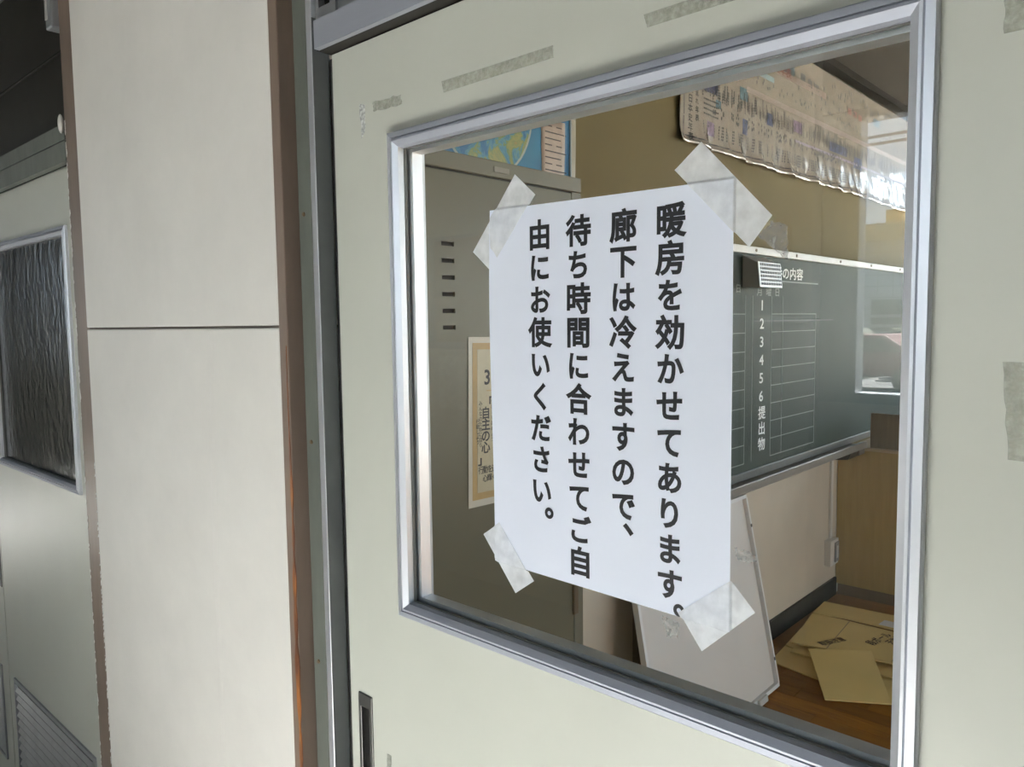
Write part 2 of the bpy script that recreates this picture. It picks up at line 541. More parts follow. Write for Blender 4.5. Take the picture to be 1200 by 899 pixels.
# sub floor and planks
fl = struct('floor_classroom', B(-1.6, 5, 0.10, 5.6, -0.10, -0.012), wood_dark_m)
pw, plen = 0.082, 0.62
pm = bpy.data.meshes.new('floor_plank')
b_ = bx(bmesh.new(), 0.0006, plen - 0.0006, 0.0006, pw - 0.0006, -0.012, 0.0)
bevel(b_, 0.0009, 1)
b_.to_mesh(pm); b_.free(); pm.materials.append(plank_m)
rest = bmesh.new()
row = 0
y = 0.11
while y < 5.55:
    x = -1.475 - (row * 0.37 % plen)
    while x < 5:
        near = 1.75 < y < 3.65 and x < 0.35
        xa, xb = max(x, -1.475), min(x + plen, 5)
        if near and xa == x:
            o = bpy.data.objects.new('plank', pm)
            COL.objects.link(o)
            o.location = (x, y, 0)
            o.parent = fl
        elif near:
            o = obj('plank', bx(bmesh.new(), xa, xb - 0.0006, y + 0.0006, y + pw - 0.0006, -0.012, 0.0), plank_m, fl)
        elif y > 0.1:
            bx(rest, xa, xb - 0.001, y, y + pw - 0.001, -0.012, -0.0002)
        x += plen
    y += pw
    row += 1
tag(obj('floor_planks', rest, plank_m, fl), kind='stuff')

wb = struct('wall_board_side', B(-1.6, WX, 0.10, 5.6, 0.78, 2.72), wall_up_m)
obj('lower_wood_panel', B(-1.6, WX + 0.002, 3.56, 5.6, 0.0, 0.779), trim_m, wb)
obj('lower_wall_panel', B(-1.6, WX, 0.10, 5.6, 0.0, 0.78), wall_low_m, wb)
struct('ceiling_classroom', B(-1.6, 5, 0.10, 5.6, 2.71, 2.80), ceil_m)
struct('trim_1', B(WX, WX + 0.06, 0.12, 5.6, 2.675, 2.71), mat('cornice_shadow', (0.02, 0.018, 0.015), 0.8, spec=0.1))          # cornice, its shadow painted in as near-black
struct('trim_2', bevel(B(WX, WX + 0.02, 1.564, 1.624, 0.09, 0.815), 0.003), trim_m)  # brown upright
struct('baseboard_board_side', B(WX, WX + 0.012, 0.12, 3.5, 0.0, 0.095), base_m)
wr_bm = holed(0.1, 5.6, 0, 2.72, 5.0, 5.1, [(0.6, 5.1, 0.8, 2.5)])
for v_ in wr_bm.verts:
    v_.co = (v_.co[1], v_.co[0], v_.co[2])
struct('wall_classroom_right', wr_bm, wall_low_m)
w = struct_empty('window_13', (5.05, 2.9, 0.8))  # unseen window, added to brighten the classroom
for (a_, b_) in ((0.6, 2.1), (2.1, 3.6), (3.6, 5.1)):
    obj('glass_pane', B(5.048, 5.052, a_, b_, 0.8, 2.5), win_glass_m, w)
    obj('mullion', B(5.03, 5.07, b_ - 0.025, b_ + 0.025, 0.8, 2.5), alu_dark_m, w)
struct('wall_window_side', holed(-1.6, 5.1, 0, 2.8, 5.6, 5.72, [(-1.2, 1.85, 0.9, 2.6), (1.95, 5.0, 0.9, 2.6)]), wall_low_m)
for k, (xa, xb) in enumerate(((-1.2, 1.85), (1.95, 5.0))):
    w = struct_empty('window_%d' % (k + 10), (xa, 5.65, 0.9))
    mid = (xa + xb) / 2
    obj('window_frame', holed(xa, xb, 0.9, 2.6, 5.63, 5.68, [(xa + 0.05, mid - 0.03, 0.95, 2.55), (mid + 0.03, xb - 0.05, 0.95, 2.55)]), alu_dark_m, w)
    obj('glass_pane', B(xa + 0.04, mid, 5.653, 5.657, 0.94, 2.56), win_glass_m, w)
    obj('glass_pane', B(mid, xb - 0.04, 5.653, 5.657, 0.94, 2.56), win_glass_m, w)
# dark room behind the far-left door
struct('wall_next_room', B(-4.2, -1.62, 1.6, 1.7, 0, 2.72), void_m)

# ------------------------------------------------------------------ pillar between the two doors
PX0, PX1, PY = -1.769, -1.0085, -0.050
def pillar_block(z0, z1):
    return bevel(prism([(PX0, PY, z0), (PX1, PY, z0), (PX1, 0.002, z0), (-0.945, 0.002, z0), (-0.945, 0.10, z0), (PX0, 0.10, z0)], (0, 0, z1 - z0)), 0.0022, 2)
pil = struct('wall_pillar', pillar_block(0.0, 1.4755), pillar_m,
             'off-white painted concrete pillar with a horizontal joint')
obj('upper_panel', pillar_block(1.4795, 2.62), pillar_m, pil)
obj('joint_filler', B(PX0 + 0.004, PX1 - 0.004, PY + 0.004, 0.09, 1.4750, 1.4800), mat('joint_shadow', (0.14, 0.12, 0.10), 0.9), pil)
# faint trowelled ridge running down the lower panel
rb = bmesh.new()
zz = [0.0, 0.4, 0.8, 1.05, 1.2, 1.35, 1.472]
for i, z in enumerate(zz):
    w_ = 0.011 + 0.003 * math.sin(i * 2.1)
    cxr = -1.256 + 0.023 * z + 0.004 * math.sin(i * 1.3)
    for dx, dy in ((-w_, 0.0005), (-w_ * 0.35, -0.0012), (w_ * 0.35, -0.0012), (w_, 0.0005)):
        rb.verts.new((cxr + dx, PY + dy, z))
rb.verts.ensure_lookup_table()
for i in range(len(zz) - 1):
    for j in range(3):
        a = i * 4 + j
        rb.faces.new([rb.verts[q] for q in (a, a + 1, a + 5, a + 4)])
obj('plaster_ridge', rb, pillar_m, pil, smooth=True)

# ------------------------------------------------------------------ jambs right of the pillar
j1 = struct('trim_3', bevel(B(PX1 + 0.0005, -0.9855, -0.0505, 0.0015, 0.0, 2.62), 0.0015, 2), brown_m, 'brown painted steel jamb with rust bleeding from its edge')
# rust line on the corner of the jamb, thin flakes of uneven width
rs = bmesh.new()
n_ = 90
def rw(z):   # half width of the stain
    a = max(0.0, min(1.0, (1.40 - z) / 0.30))
    return a * (0.0036 + 0.0016 * math.sin(z * 31) * math.sin(z * 11.7) + 0.0010 * math.sin(z * 97 + 1)) + 0.00025
prev = None
for i in range(n_ + 1):
    z = 0.35 + 1.10 * i / n_
    w_ = max(0.0003, rw(z))
    cx_ = -0.9890 + 0.0008 * math.sin(z * 17)
    cur = [rs.verts.new((cx_ - w_, -0.0513, z)), rs.verts.new((cx_ + w_, -0.0516, z)),
           rs.verts.new((cx_ + w_ , -0.0500, z)), rs.verts.new((cx_ - w_, -0.0500, z))]
    if prev:
        for q in range(4):
            rs.faces.new((prev[q], prev[(q + 1) % 4], cur[(q + 1) % 4], cur[q]))
    prev = cur
obj('rust_streak', rs, rust_m, j1)
j2 = struct('trim_4', B(-0.9850, -0.9530, -0.025, 0.0015, 0.0, 2.62), galv_m, 'grey-green steel strip with screw heads')
for z in (1.637, 1.309, 0.978, 0.62):
    s = bmesh.new()
    bmesh.ops.create_cone(s, segments=14, radius1=0.0034, radius2=0.0026, depth=0.002, cap_ends=True, matrix=Matrix.Translation((-0.9725, -0.0258, z)) @ Matrix.Rotation(math.radians(90), 4, 'X'))
    obj('screw_head', s, wood_dark_m, j2)
j3 = struct('trim_5', bevel(B(-0.9525, -0.9390, -0.0255, 0.0015, 0.0, 2.62), 0.0008, 1), alu_m, 'bright aluminium edge strip of door frame')
obj('side_channel', B(-0.9389, -0.9383, -0.0250, 0.0015, 0.0, 1.90), mat('shaded_channel_steel', (0.13, 0.14, 0.14), 0.5, var=0.1, scale=20), j3)  # thin plate: the strip's shaded side painted as darker metal
obj('gap_shade_back', B(-0.9445, -0.9295, 0.012, 0.034, 0.0, 1.85), void_m, j3)  # near-black filling for the darkness inside the gap
obj('gap_shade_strip', B(-0.9380, -0.9290, 0.003, 0.0115, 0.0, 1.85), gasket_m, j3)  # black strip painted as the dark gap beside the door

# header above the middle door
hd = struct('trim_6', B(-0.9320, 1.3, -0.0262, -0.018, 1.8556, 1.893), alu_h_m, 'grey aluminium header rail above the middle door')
obj('header_shade', B(-0.9375, 1.3, -0.0178, 0.10, 1.8562, 1.8645), void_m, hd)  # shade under the header, painted as a near-black slab
obj('track_shadow', B(-0.93, 1.3, -0.0176, 0.09, 1.866, 1.885), void_m, hd)
ts = struct_empty('window_7', (-0.85, -0.03, 1.885), 'dark transom above the middle door')
obj('window_frame', holed(-0.9375, 1.3, 1.893, 2.62, -0.018, -0.002, [(-0.931, 1.25, 1.912, 2.60)]), alu_dark_m, ts)
obj('glass_pane', B(-0.934, 1.27, -0.008, -0.004, 1.90, 2.61), transom_m, ts)
obj('frame_bead', B(-0.899, -0.886, -0.022, -0.009, 1.895, 2.6), alu_dark_m, ts)

# ------------------------------------------------------------------ door leaves
PROF = [(0.0, 0.002), (0.0, -0.0065), (0.0015, -0.008), (0.0078, -0.0086), (0.0083, -0.0060), (0.0090, -0.0060),
        (0.0100, -0.0092), (0.0125, -0.0096), (0.0195, -0.0050), (0.0205, 0.0005), (0.0205, 0.0060), (0.0170, 0.012)]
def louvre(parent, x0, x1, z0, z1):
    for bm in mitred(x0, x1, z0, z1, [(0, 0.004), (0, -0.005), (0.010, -0.006), (0.012, 0.004)]):
        obj('louvre_rim', bm, alu_dark_m, parent)
    sm = bpy.data.meshes.new('slat')
    sb = prism([(x0 + 0.011, -0.0045, -0.0065), (x0 + 0.011, 0.0015, 0.0065), (x0 + 0.011, 0.0035, 0.0060), (x0 + 0.011, -0.0025, -0.0075)],
               (x1 - x0 - 0.022, 0, 0))
    sb.transform(Matrix.Translation(-ORIG[parent.name]))
    sb.to_mesh(sm); sb.free(); sm.materials.append(alu_dark_m)
    z = z0 + 0.022
    while z < z1 - 0.01:
        o = bpy.data.objects.new('slat', sm)
        COL.objects.link(o)
        o.parent = parent
        o.location = (0, 0, z)
        z += 0.0258
    obj('louvre_gap_shade', B(x0 + 0.005, x1 - 0.005, 0.016, 0.020, z0 + 0.005, z1 - 0.005), void_m, parent)  # near-black sheet for the darkness between the slats

def leaf(name, label, x0, x1, win, gm, yoff=0.0, pull=None, louv=None):
    wx0, wx1, wz0, wz1 = win
    d = struct_empty(name, (x0, 0.015 + yoff, 0.0), label)
    holes = [(wx0 + 0.006, wx1 - 0.006, wz0 + 0.006, wz1 - 0.006)]
    if pull: holes.append((pull[0] + 0.003, pull[1] - 0.003, pull[2] + 0.003, pull[3] - 0.003))
    if louv: holes.append((louv[0] + 0.004, louv[1] - 0.004, louv[2] + 0.004, louv[3] - 0.004))
    bm = holed(x0, x1, 0.012, 1.853, yoff, yoff + 0.034, holes)
    obj('door_panel', bm, door_m, d)
    for k, f in enumerate(mitred(wx0, wx1, wz0, wz1, PROF, yoff)):
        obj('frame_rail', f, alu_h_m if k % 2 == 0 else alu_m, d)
    for k, f in enumerate(mitred(wx0 + 0.0195, wx1 - 0.0195, wz0 + 0.0195, wz1 - 0.0195, [(0, 0.0035), (0.0022, 0.0035), (0.0022, 0.0078), (0, 0.0078)], yoff)):
        obj('gasket', f, seal_m, d)
    for k, f in enumerate(mitred(wx0 + 0.008, wx1 - 0.008, wz0 + 0.008, wz1 - 0.008, [(0.0, 0.0145), (0.0165, 0.0145), (0.0180, 0.030), (0.010, 0.041), (0.0, 0.041)], yoff)):
        obj('inner_rail', f, alu_m, d)
    obj('glass_pane', B(wx0 + 0.012, wx1 - 0.012, 0.008 + yoff, 0.013 + yoff, wz0 + 0.012, wz1 - 0.012), gm, d)
    if pull:
        a, b, c, e_ = pull
        h = obj('door_pull', bevel(holed(a, b, c, e_, -0.0025 + yoff, 0.002 + yoff, [(a + 0.0065, b - 0.0065, c + 0.020, e_ - 0.020)]), 0.0007, 1), steel_m, d)
        obj('pull_recess', holed(a + 0.005, b - 0.005, c + 0.018, e_ - 0.018, 0.0 + yoff, 0.018 + yoff, [(a + 0.0065, b - 0.0065, c + 0.020, e_ - 0.020)]), steel_m, h)
        obj('recess_back', B(a + 0.005, b - 0.005, 0.016 + yoff, 0.019 + yoff, c + 0.018, e_ - 0.018), steel_m, h)
    if louv:
        louvre(d, *louv)
    return d
leaf('door_1', 'cream sliding door leaf with the large clear window and white notice', -0.9285, -0.02,
     (-0.804, -0.1625, 1.0865, 1.7245), glass_m, pull=(-0.908, -0.8765, 0.78, 0.944))
leaf('door_2', 'cream sliding door with dark wavy glass and louvre at far left', -2.74, -1.87,
     (-2.672, -2.004, 1.078, 1.7195), fog_m, louv=(-2.68, -2.014, 0.10, 0.413))
leaf('door_3', 'second cream leaf at the left picture edge', -3.70, -2.746,
     (-3.50, -2.86, 1.078, 1.7195), fog_m, pull=(-2.787, -2.754, 0.68, 0.84), louv=(-3.47, -2.812, 0.10, 0.413))
leaf('door_4', 'right-hand sliding leaf beyond the picture edge', -0.06, 0.88, (0.05, 0.69, 1.0865, 1.7245), glass_m, yoff=0.046)
struct('wall_corridor', B(0.88, 4, -0.02, 0.10, 0, 2.62), corr_wall_m)
struct('wall_corridor_far', B(-18, -3.70, -0.02, 0.10, 0, 2.62), corr_wall_m)
struct('wall_over_door', B(1.28, 4, -0.02, 0.10, 1.9, 2.72), corr_wall_m)

# ------------------------------------------------------------------ far-left door surround
j4 = struct('trim_7', bevel(B(-1.908, PX0 - 0.0005, -0.025, 0.10, 0.0, 2.62), 0.0015, 1), brown_m, 'flaking brown jamb left of the pillar')
fk = bmesh.new()
for i in range(90):
    z = 0.3 + random.random() ** 0.8 * 1.65
    s = 0.0015 + random.random() * 0.004
    x = -1.9072 + random.random() * 0.002
    prism([(x, -0.0252, z - s * 1.6), (x + s, -0.0252, z - s * 0.3), (x + s * 0.6, -0.0252, z + s * 1.5), (x - 0.0003, -0.0252, z + s)], (0, -0.0008, 0), fk)
tag(obj('paint_flakes', fk, chip_m, j4), kind='stuff')
fk = bmesh.new()
for i in range(120):
    z = 0.3 + random.random() ** 1.5 * 0.9
    s = 0.0008 + random.random() * 0.0022
    prism([(PX0 - 0.0005, PY - 0.0002, z - s * 1.6), (PX0 + s, PY - 0.0002, z - s * 0.3), (PX0 + s * 0.6, PY - 0.0002, z + s * 1.5)], (0, -0.0008, 0), fk)
tag(obj('plaster_crumbs', fk, chip_m, pil), kind='stuff')
h2 = struct('trim_8', B(-6, -1.9085, -0.0265, -0.010, 1.850, 1.8940), galv_m, 'grey header rail above the far-left door')
obj('upper_rail', B(-6, -1.9085, -0.0265, -0.010, 1.8965, 1.931), galv_m, h2)
obj('header_gap_shade', B(-6, -1.909, -0.0098, 0.09, 1.8555, 1.925), void_m, h2)  # near-black block painted as the dark gap under this header
tw = struct_empty('window_8', (-2.5, -0.02, 1.91), 'dark transom above the far-left door')
obj('glass_pane', B(-6, -1.91, -0.004, 0.001, 1.925, 2.62), transom_m, tw)
obj('window_bar', B(-6, -1.91, -0.022, -0.005, 2.325, 2.365), galv_m, tw)
obj('window_bar', B(-6, -1.91, -0.009, -0.0045, 2.10, 2.104), void_m, tw)
hg = tag(obj('stay_bracket', bevel(B(-1.946, -1.9085, -0.040, -0.005, 2.135, 2.32), 0.004, 2), alu_dark_m, base=(-1.927, -0.005, 2.135)),
         'short pale metal stay bracket on transom at top left corner', 'bracket')
obj('painted_edge', B(-1.940, -1.930, -0.042, -0.040, 2.155, 2.31), rail_m, hg)
hk = bmesh.new()
bmesh.ops.create_uvsphere(hk, u_segments=16, v_segments=10, radius=1.0, matrix=Matrix.Translation((-1.914, -0.031, 1.930)) @ Matrix.Diagonal((0.006, 0.006, 0.021, 1)))
tag(obj('plastic_bumper', hk, white_pl_m, base=(-1.914, -0.027, 1.91), smooth=True), 'small white oval plastic bumper on far-left header end', 'bumper')

# ------------------------------------------------------------------ the notice on the glass
def paper_y(x, z):
    u = (x + 0.633) / 0.305
    v = (z - 1.19) / 0.418
    c = max(0.0, 1 - u / 0.30) ** 2 * math.sin(math.pi * min(1, max(0, v))) * 0.0022
    c += 0.0014 * math.sin(math.pi * min(1, max(0, u))) * math.sin(math.pi * min(1, max(0, v)))
    return 0.0062 - c - 0.0009 * math.sin(u * 7 + 1.5) * math.sin(v * 5) ** 2 * 0.6
pb = bmesh.new()
NU, NV = 28, 36
front, back = [], []
for j in range(NV + 1):
    v = j / NV
    xl = -0.6335 + 0.0035 * math.sin(v * math.pi * 2) * 0.5
    xr = -0.3285
    zb_l, zb_r, zt_l, zt_r = 1.1935, 1.1865, 1.6095, 1.6060
    for i in range(NU + 1):
        u = i / NU
        x = xl + (xr - xl) * u
        z = (zb_l + (zb_r - zb_l) * u) * (1 - v) + (zt_l + (zt_r - zt_l) * u) * v
        y = paper_y(x, z)
        front.append(pb.verts.new((x, y, z)))
        back.append(pb.verts.new((x, y + 0.0003, z)))
ix = lambda i, j: j * (NU + 1) + i
for j in range(NV):
    for i in range(NU):
        pb.faces.new((front[ix(i, j)], front[ix(i + 1, j)], front[ix(i + 1, j + 1)], front[ix(i, j + 1)]))
        pb.faces.new((back[ix(i, j + 1)], back[ix(i + 1, j + 1)], back[ix(i + 1, j)], back[ix(i, j)]))
for i in range(NU):
    for j in (0, NV):
        pb.faces.new((front[ix(i, j)], front[ix(i + 1, j)], back[ix(i + 1, j)], back[ix(i, j)]))
for j in range(NV):
    for i in (0, NU):
        pb.faces.new((front[ix(i, j)], front[ix(i, j + 1)], back[ix(i, j + 1)], back[ix(i, j)]))
nt = thing('paper_notice', 'white paper notice with four columns of black Japanese text taped on door window', 'notice', (-0.48, 0.006, 1.19))
obj('sheet', pb, paper_m, nt)
COLS = [(-0.3930, '暖房を効かせてあります。', 0.0), (-0.4475, '廊下は冷えますので、', 0.0),
        (-0.5045, '待ち時間に合わせてご自', 0.0), (-0.5580, '由にお使いください。', 0.0)]
for x, s, dr in COLS:
    items = []
    for k, ch in enumerate(s):
        cx_, cz_ = x + dr * k, 1.5755 - 0.0357 * k
        if ch in '。、':       # vertical setting: upper right of the cell
            items.append((ch, cx_ + (0.0212 if ch == '。' else 0.0165), cz_ + 0.0215, 0.0345, 0.0355))
        else:
            kj = ord(ch) > 0x3100
            items.append((ch, cx_, cz_, 0.0335 if kj else 0.0305, 0.0340 if kj else 0.0325))
    obj('text_column', letters(items, lambda a, b: (a, paper_y(a, b) - 0.00035, b), 0.031, 4), ink_m, nt)

def tape(label, q, y=0.0042, m=tape_m, group='tape strips holding the notice', name='adhesive_tape', cat='tape', t=0.00025, ragged=0.0):
    pts = []
    for i in range(4):
        a, b = Vector(q[i]), Vector(q[(i + 1) % 4])
        nseg = 8 if (ragged and i % 2 == 1) or ragged > 0.0012 else 2
        for s in range(nseg):
            p = a.lerp(b, s / nseg)
            r = Vector((random.uniform(-1, 1), random.uniform(-1, 1))) * (ragged if s else 0)
            pts.append((p.x + r.x, y, p.y + r.y))
    c = sum((Vector(p) for p in q), Vector((0, 0))) / 4
    o = obj(name, prism(pts, (0, -t, 0)), m, base=(c.x, y, c.y))
    return tag(o, label, cat, group)
def draped_tape(label, q):
    """tape pressed on the glass and stepping up over the paper's edge"""
    q = [Vector(p) for p in q]
    def yy(x, z):
        u = (x + 0.6335) / 0.305
        zb, zt = 1.1935 - 0.007 * u, 1.6095 - 0.0035 * u
        d = min(x + 0.6335, -0.3285 - x, z - zb, zt - z)
        s_ = max(0.0, min(1.0, (d + 0.0016) / 0.0018))
        s_ = s_ * s_ * (3 - 2 * s_)
        return 0.0074 - s_ * (0.0074 - 0.0050) + 0.00012 * math.sin(x * 900) * math.sin(z * 700) * (1 - s_)
    n1, n2 = 64, 34
    bm = bmesh.new()
    F, K = [], []
    for j in range(n2 + 1):
        for i in range(n1 + 1):
            a_, b_ = i / n1, j / n2
            p = (q[0] * (1 - a_) + q[3] * a_) * (1 - b_) + (q[1] * (1 - a_) + q[2] * a_) * b_
            y_ = yy(p.x, p.y)
            F.append(bm.verts.new((p.x, y_, p.y)))
            K.append(bm.verts.new((p.x, y_ + 0.0002, p.y)))
    k = lambda i, j: j * (n1 + 1) + i
    for j in range(n2):
        for i in range(n1):
            bm.faces.new((F[k(i, j)], F[k(i + 1, j)], F[k(i + 1, j + 1)], F[k(i, j + 1)]))
            bm.faces.new((K[k(i, j + 1)], K[k(i + 1, j + 1)], K[k(i + 1, j)], K[k(i, j)]))
    for i in range(n1):
        for j in (0, n2):
            bm.faces.new((F[k(i, j)], F[k(i + 1, j)], K[k(i + 1, j)], K[k(i, j)]))
    for j in range(n2):
        for i in (0, n1):
            bm.faces.new((F[k(i, j)], F[k(i, j + 1)], K[k(i, j + 1)], K[k(i, j)]))
    c = sum(q, Vector((0, 0))) / 4
    tag(obj('adhesive_tape', bm, tape_m, base=(c.x, 0.005, c.y)), label, 'tape', 'tape strips holding the notice')
draped_tape('translucent tape strip over upper left corner of the notice', [(-0.595, 1.646), (-0.565, 1.620), (-0.635, 1.540), (-0.664, 1.564)])
draped_tape('wide translucent tape strip over upper right corner of the notice', [(-0.362, 1.644), (-0.390, 1.622), (-0.314, 1.544), (-0.293, 1.570)])
draped_tape('translucent tape strip over lower left corner of the notice', [(-0.654, 1.222), (-0.625, 1.242), (-0.573, 1.181), (-0.602, 1.160)])
draped_tape('wide translucent tape strip over lower right corner of the notice', [(-0.383, 1.192), (-0.358, 1.159), (-0.304, 1.211), (-0.328, 1.236)])

# old tape marks on the door and on the pane
G = 'old tape marks on the door'
def dtape(label, q, m=old_tape_m, **k):
    tape(label, q, y=-0.0001, m=m, group=G, cat='tape mark', name='tape_mark', **k)
dtape('long old tape mark above the window, near its middle', [(-0.705, 1.770), (-0.532, 1.770), (-0.531, 1.757), (-0.702, 1.756)], ragged=0.0006)
dtape('long old tape mark at the top edge of the picture', [(-0.420, 1.771), (-0.250, 1.771), (-0.250, 1.757), (-0.416, 1.758)], ragged=0.0006)
dtape('short grey tape mark left of the long one above window', [(-0.840, 1.772), (-0.782, 1.770), (-0.780, 1.758), (-0.838, 1.759)], ragged=0.0016)
dtape('small torn white tape scrap near the door\'s upper left corner', [(-0.8690, 1.774), (-0.8560, 1.772), (-0.8585, 1.738), (-0.8660, 1.728)], m=white_bit_m, ragged=0.0016)
dtape('pale tape mark at the upper right edge of the picture', [(-0.123, 1.712), (-0.070, 1.712), (-0.070, 1.678), (-0.122, 1.678)], ragged=0.0008)
dtape('wrinkled tape mark at right edge, halfway up the picture', [(-0.1155, 1.447), (-0.060, 1.447), (-0.060, 1.375), (-0.110, 1.376)], ragged=0.0008)
dtape('faint tape mark low beside the door pull', [(-0.846, 0.872), (-0.836, 0.872), (-0.838, 0.83), (-0.849, 0.83)], ragged=0.001)
G2 = 'tape residue on the window pane'
def gtape(label, q):
    tape(label, q, y=0.0079, m=residue_m, group=G2, cat='tape residue', name='tape_residue', ragged=0.0014)
gtape('grey tape residue right of the upper right tape', [(-0.306, 1.553), (-0.293, 1.5655), (-0.279, 1.560), (-0.2785, 1.531)])
gtape('smear of residue right of notice above the leaning panel', [(-0.326, 1.268), (-0.304, 1.265), (-0.304, 1.258), (-0.321, 1.257)])
gtape('dark tape residue just under the notice\'s bottom edge', [(-0.402, 1.1835), (-0.383, 1.180), (-0.384, 1.166), (-0.397, 1.163)])

# ------------------------------------------------------------------ steel cabinet behind the pane
CXF = -1.100
cb = thing('steel_cabinet', 'tall grey-beige steel cabinet with slotted door behind pane at left', 'cabinet', (-1.29, 0.45, 0.0))
obj('body', bevel(B(WX + 0.004, CXF - 0.004, 0.12, 0.79, 0.0, 1.806), 0.003, 2), cab_m, cb)
obj('top_rim', bevel(B(CXF - 0.004, CXF + 0.002, 0.12, 0.79, 1.773, 1.806), 0.0015, 1), cab_edge_m, cb)
obj('side_stile', bevel(B(CXF - 0.004, CXF + 0.001, 0.756, 0.79, 0.0, 1.772), 0.001, 1), cab_edge_m, cb)
slots = [(0.353, 0.386, z - 0.0042, z + 0.0042) for z in (1.631, 1.599, 1.567, 1.535, 1.503, 1.471)]
dm = holed(0.16, 0.752, 0.06, 1.768, 0, 0.0045, slots)
for v_ in dm.verts:
    a, b, c = v_.co
    v_.co = (CXF + 0.002 - b, a, c)
dr_ = obj('door', dm, cab_m, cb)
for s in slots:
    obj('slot', B(CXF - 0.0035, CXF - 0.0028, s[0] - 0.002, s[1] + 0.002, s[2] - 0.002, s[3] + 0.002), void_m, dr_)
obj('groove', B(CXF - 0.0045, CXF - 0.0036, 0.13, 0.772, 0.05, 1.775), void_m, cb)
obj('hinge', bevel(B(CXF - 0.001, CXF + 0.008, 0.747, 0.764, 0.79, 0.875), 0.002, 1), wood_dark_m, cb)
obj('hinge', bevel(B(CXF - 0.001, CXF + 0.008, 0.747, 0.764, 1.55, 1.635), 0.002, 1), wood_dark_m, cb)
obj('name_plate', B(CXF + 0.002, CXF + 0.0035, 0.50, 0.545, 1.783, 1.794), mat('faded_label', (0.24, 0.235, 0.19), 0.5), cb)

# poster on the cabinet door
ps = thing('poster', 'cream class poster with orange border and brush lettering, half behind the notice', 'poster', (CXF + 0.003, 0.55, 1.10))
T_ = math.radians(-1.2)
def pp(off):
    def f(a, b):      # a: across (y), b: up (z) around the poster's own centre, slight tilt
        return (CXF + 0.0033 + off, 0.545 + a * math.cos(T_) - b * math.sin(T_), 1.277 + a * math.sin(T_) + b * math.cos(T_))
    return f
def quad(f, a0, a1, b0, b1, t=0.0004):
    return prism([f(a0, b0), f(a1, b0), f(a1, b1), f(a0, b1)], (t, 0, 0))
obj('sheet', quad(pp(0), -0.130, 0.130, -0.172, 0.172), mat('poster_white_margin', (0.56, 0.54, 0.46), 0.35), ps)
obj('orange_border', quad(pp(0.0005), -0.119, 0.119, -0.158, 0.160), orange_m, ps)
obj('inner_print', quad(pp(0.0010), -0.106, 0.106, -0.144, 0.147), poster_m, ps)
col = lambda s, a, b, st, sz: [(c, a, b - st * k, sz, sz) for k, c in enumerate(s)]
for its, bd_ in (([('3', -0.078, 0.092, 0.040, 0.042)], 0.02), (col('自主の心', -0.082, 0.018, 0.0235, 0.026), 0.026),
                 ([('「', -0.075, 0.040, 0.026, 0.022)], 0.045), ([('」', -0.091, -0.078, 0.026, 0.022)], 0.045),
                 (col('みんなのために自ら', -0.097, 0.038, 0.0105, 0.0105), 0.012), (col('行動しよう', -0.105, 0.002, 0.0105, 0.0105), 0.012),
                 (col('気持ちを高めよう', -0.062, 0.040, 0.0110, 0.011), 0.012), (col('最高学年の心', -0.052, 0.030, 0.0110, 0.011), 0.012),
                 ([(c, -0.096 + 0.013 * k, -0.098, 0.015, 0.017) for k, c in enumerate('行動を通じて')], 0.02),
                 ([(c, -0.084 + 0.013 * k, -0.116, 0.015, 0.016) for k, c in enumerate('心輝く一年')], 0.02)):
    obj('poster_text', letters(its, pp(0.0016), bd_), ink_m, ps)
obj('underline', quad(pp(0.0014), -0.080, -0.050, 0.062, 0.064), orange_m, ps)

# ------------------------------------------------------------------ wall map over the cabinet
MX = WX + 0.004
mpth = thing('wall_map', 'laminated world map on the wall above the grey cabinet', 'map', (MX, 0.8, 1.84))
mb = bmesh.new()
def sheet_x(y0, y1, z0, z1, fx, nu, nv, t):
    bm = bmesh.new()
    F, K = [], []
    for j in range(nv + 1):
        for i in range(nu + 1):
            y, z = y0 + (y1 - y0) * i / nu, z0 + (z1 - z0) * j / nv
            x, yy, zz_ = fx(y, z)
            F.append(bm.verts.new((x, yy, zz_)))
            K.append(bm.verts.new((x - t, yy, zz_)))
    q = lambda i, j: j * (nu + 1) + i
    for j in range(nv):
        for i in range(nu):
            bm.faces.new((F[q(i, j)], F[q(i + 1, j)], F[q(i + 1, j + 1)], F[q(i, j + 1)]))
            bm.faces.new((K[q(i, j + 1)], K[q(i + 1, j + 1)], K[q(i + 1, j)], K[q(i, j)]))
    for i in range(nu):
        for j in (0, nv):
            bm.faces.new((F[q(i, j)], F[q(i + 1, j)], K[q(i + 1, j)], K[q(i, j)]))
    for j in range(nv):
        for i in (0, nu):
            bm.faces.new((F[q(i, j)], F[q(i, j + 1)], K[q(i, j + 1)], K[q(i, j)]))
    return bm
wav = lambda o_: (lambda y, z: (MX + 0.004 + o_ + 0.003 * math.sin(y * 17) * math.sin(z * 13), y, z))
obj('sheet', sheet_x(0.42, 1.245, 1.84, 2.50, wav(0), 30, 20, 0.001), mat('laminate_margin', (0.42, 0.40, 0.34), 0.2, coat=0.6), mpth, smooth=True)
obj('blue_border', sheet_x(0.44, 1.212, 1.86, 2.48, wav(0.0006), 30, 20, 0.0005), mat('map_ocean_print', (0.035, 0.13, 0.30), 0.3, color2=(0.06, 0.24, 0.40), scale=6, coat=0.5), mpth, smooth=True)
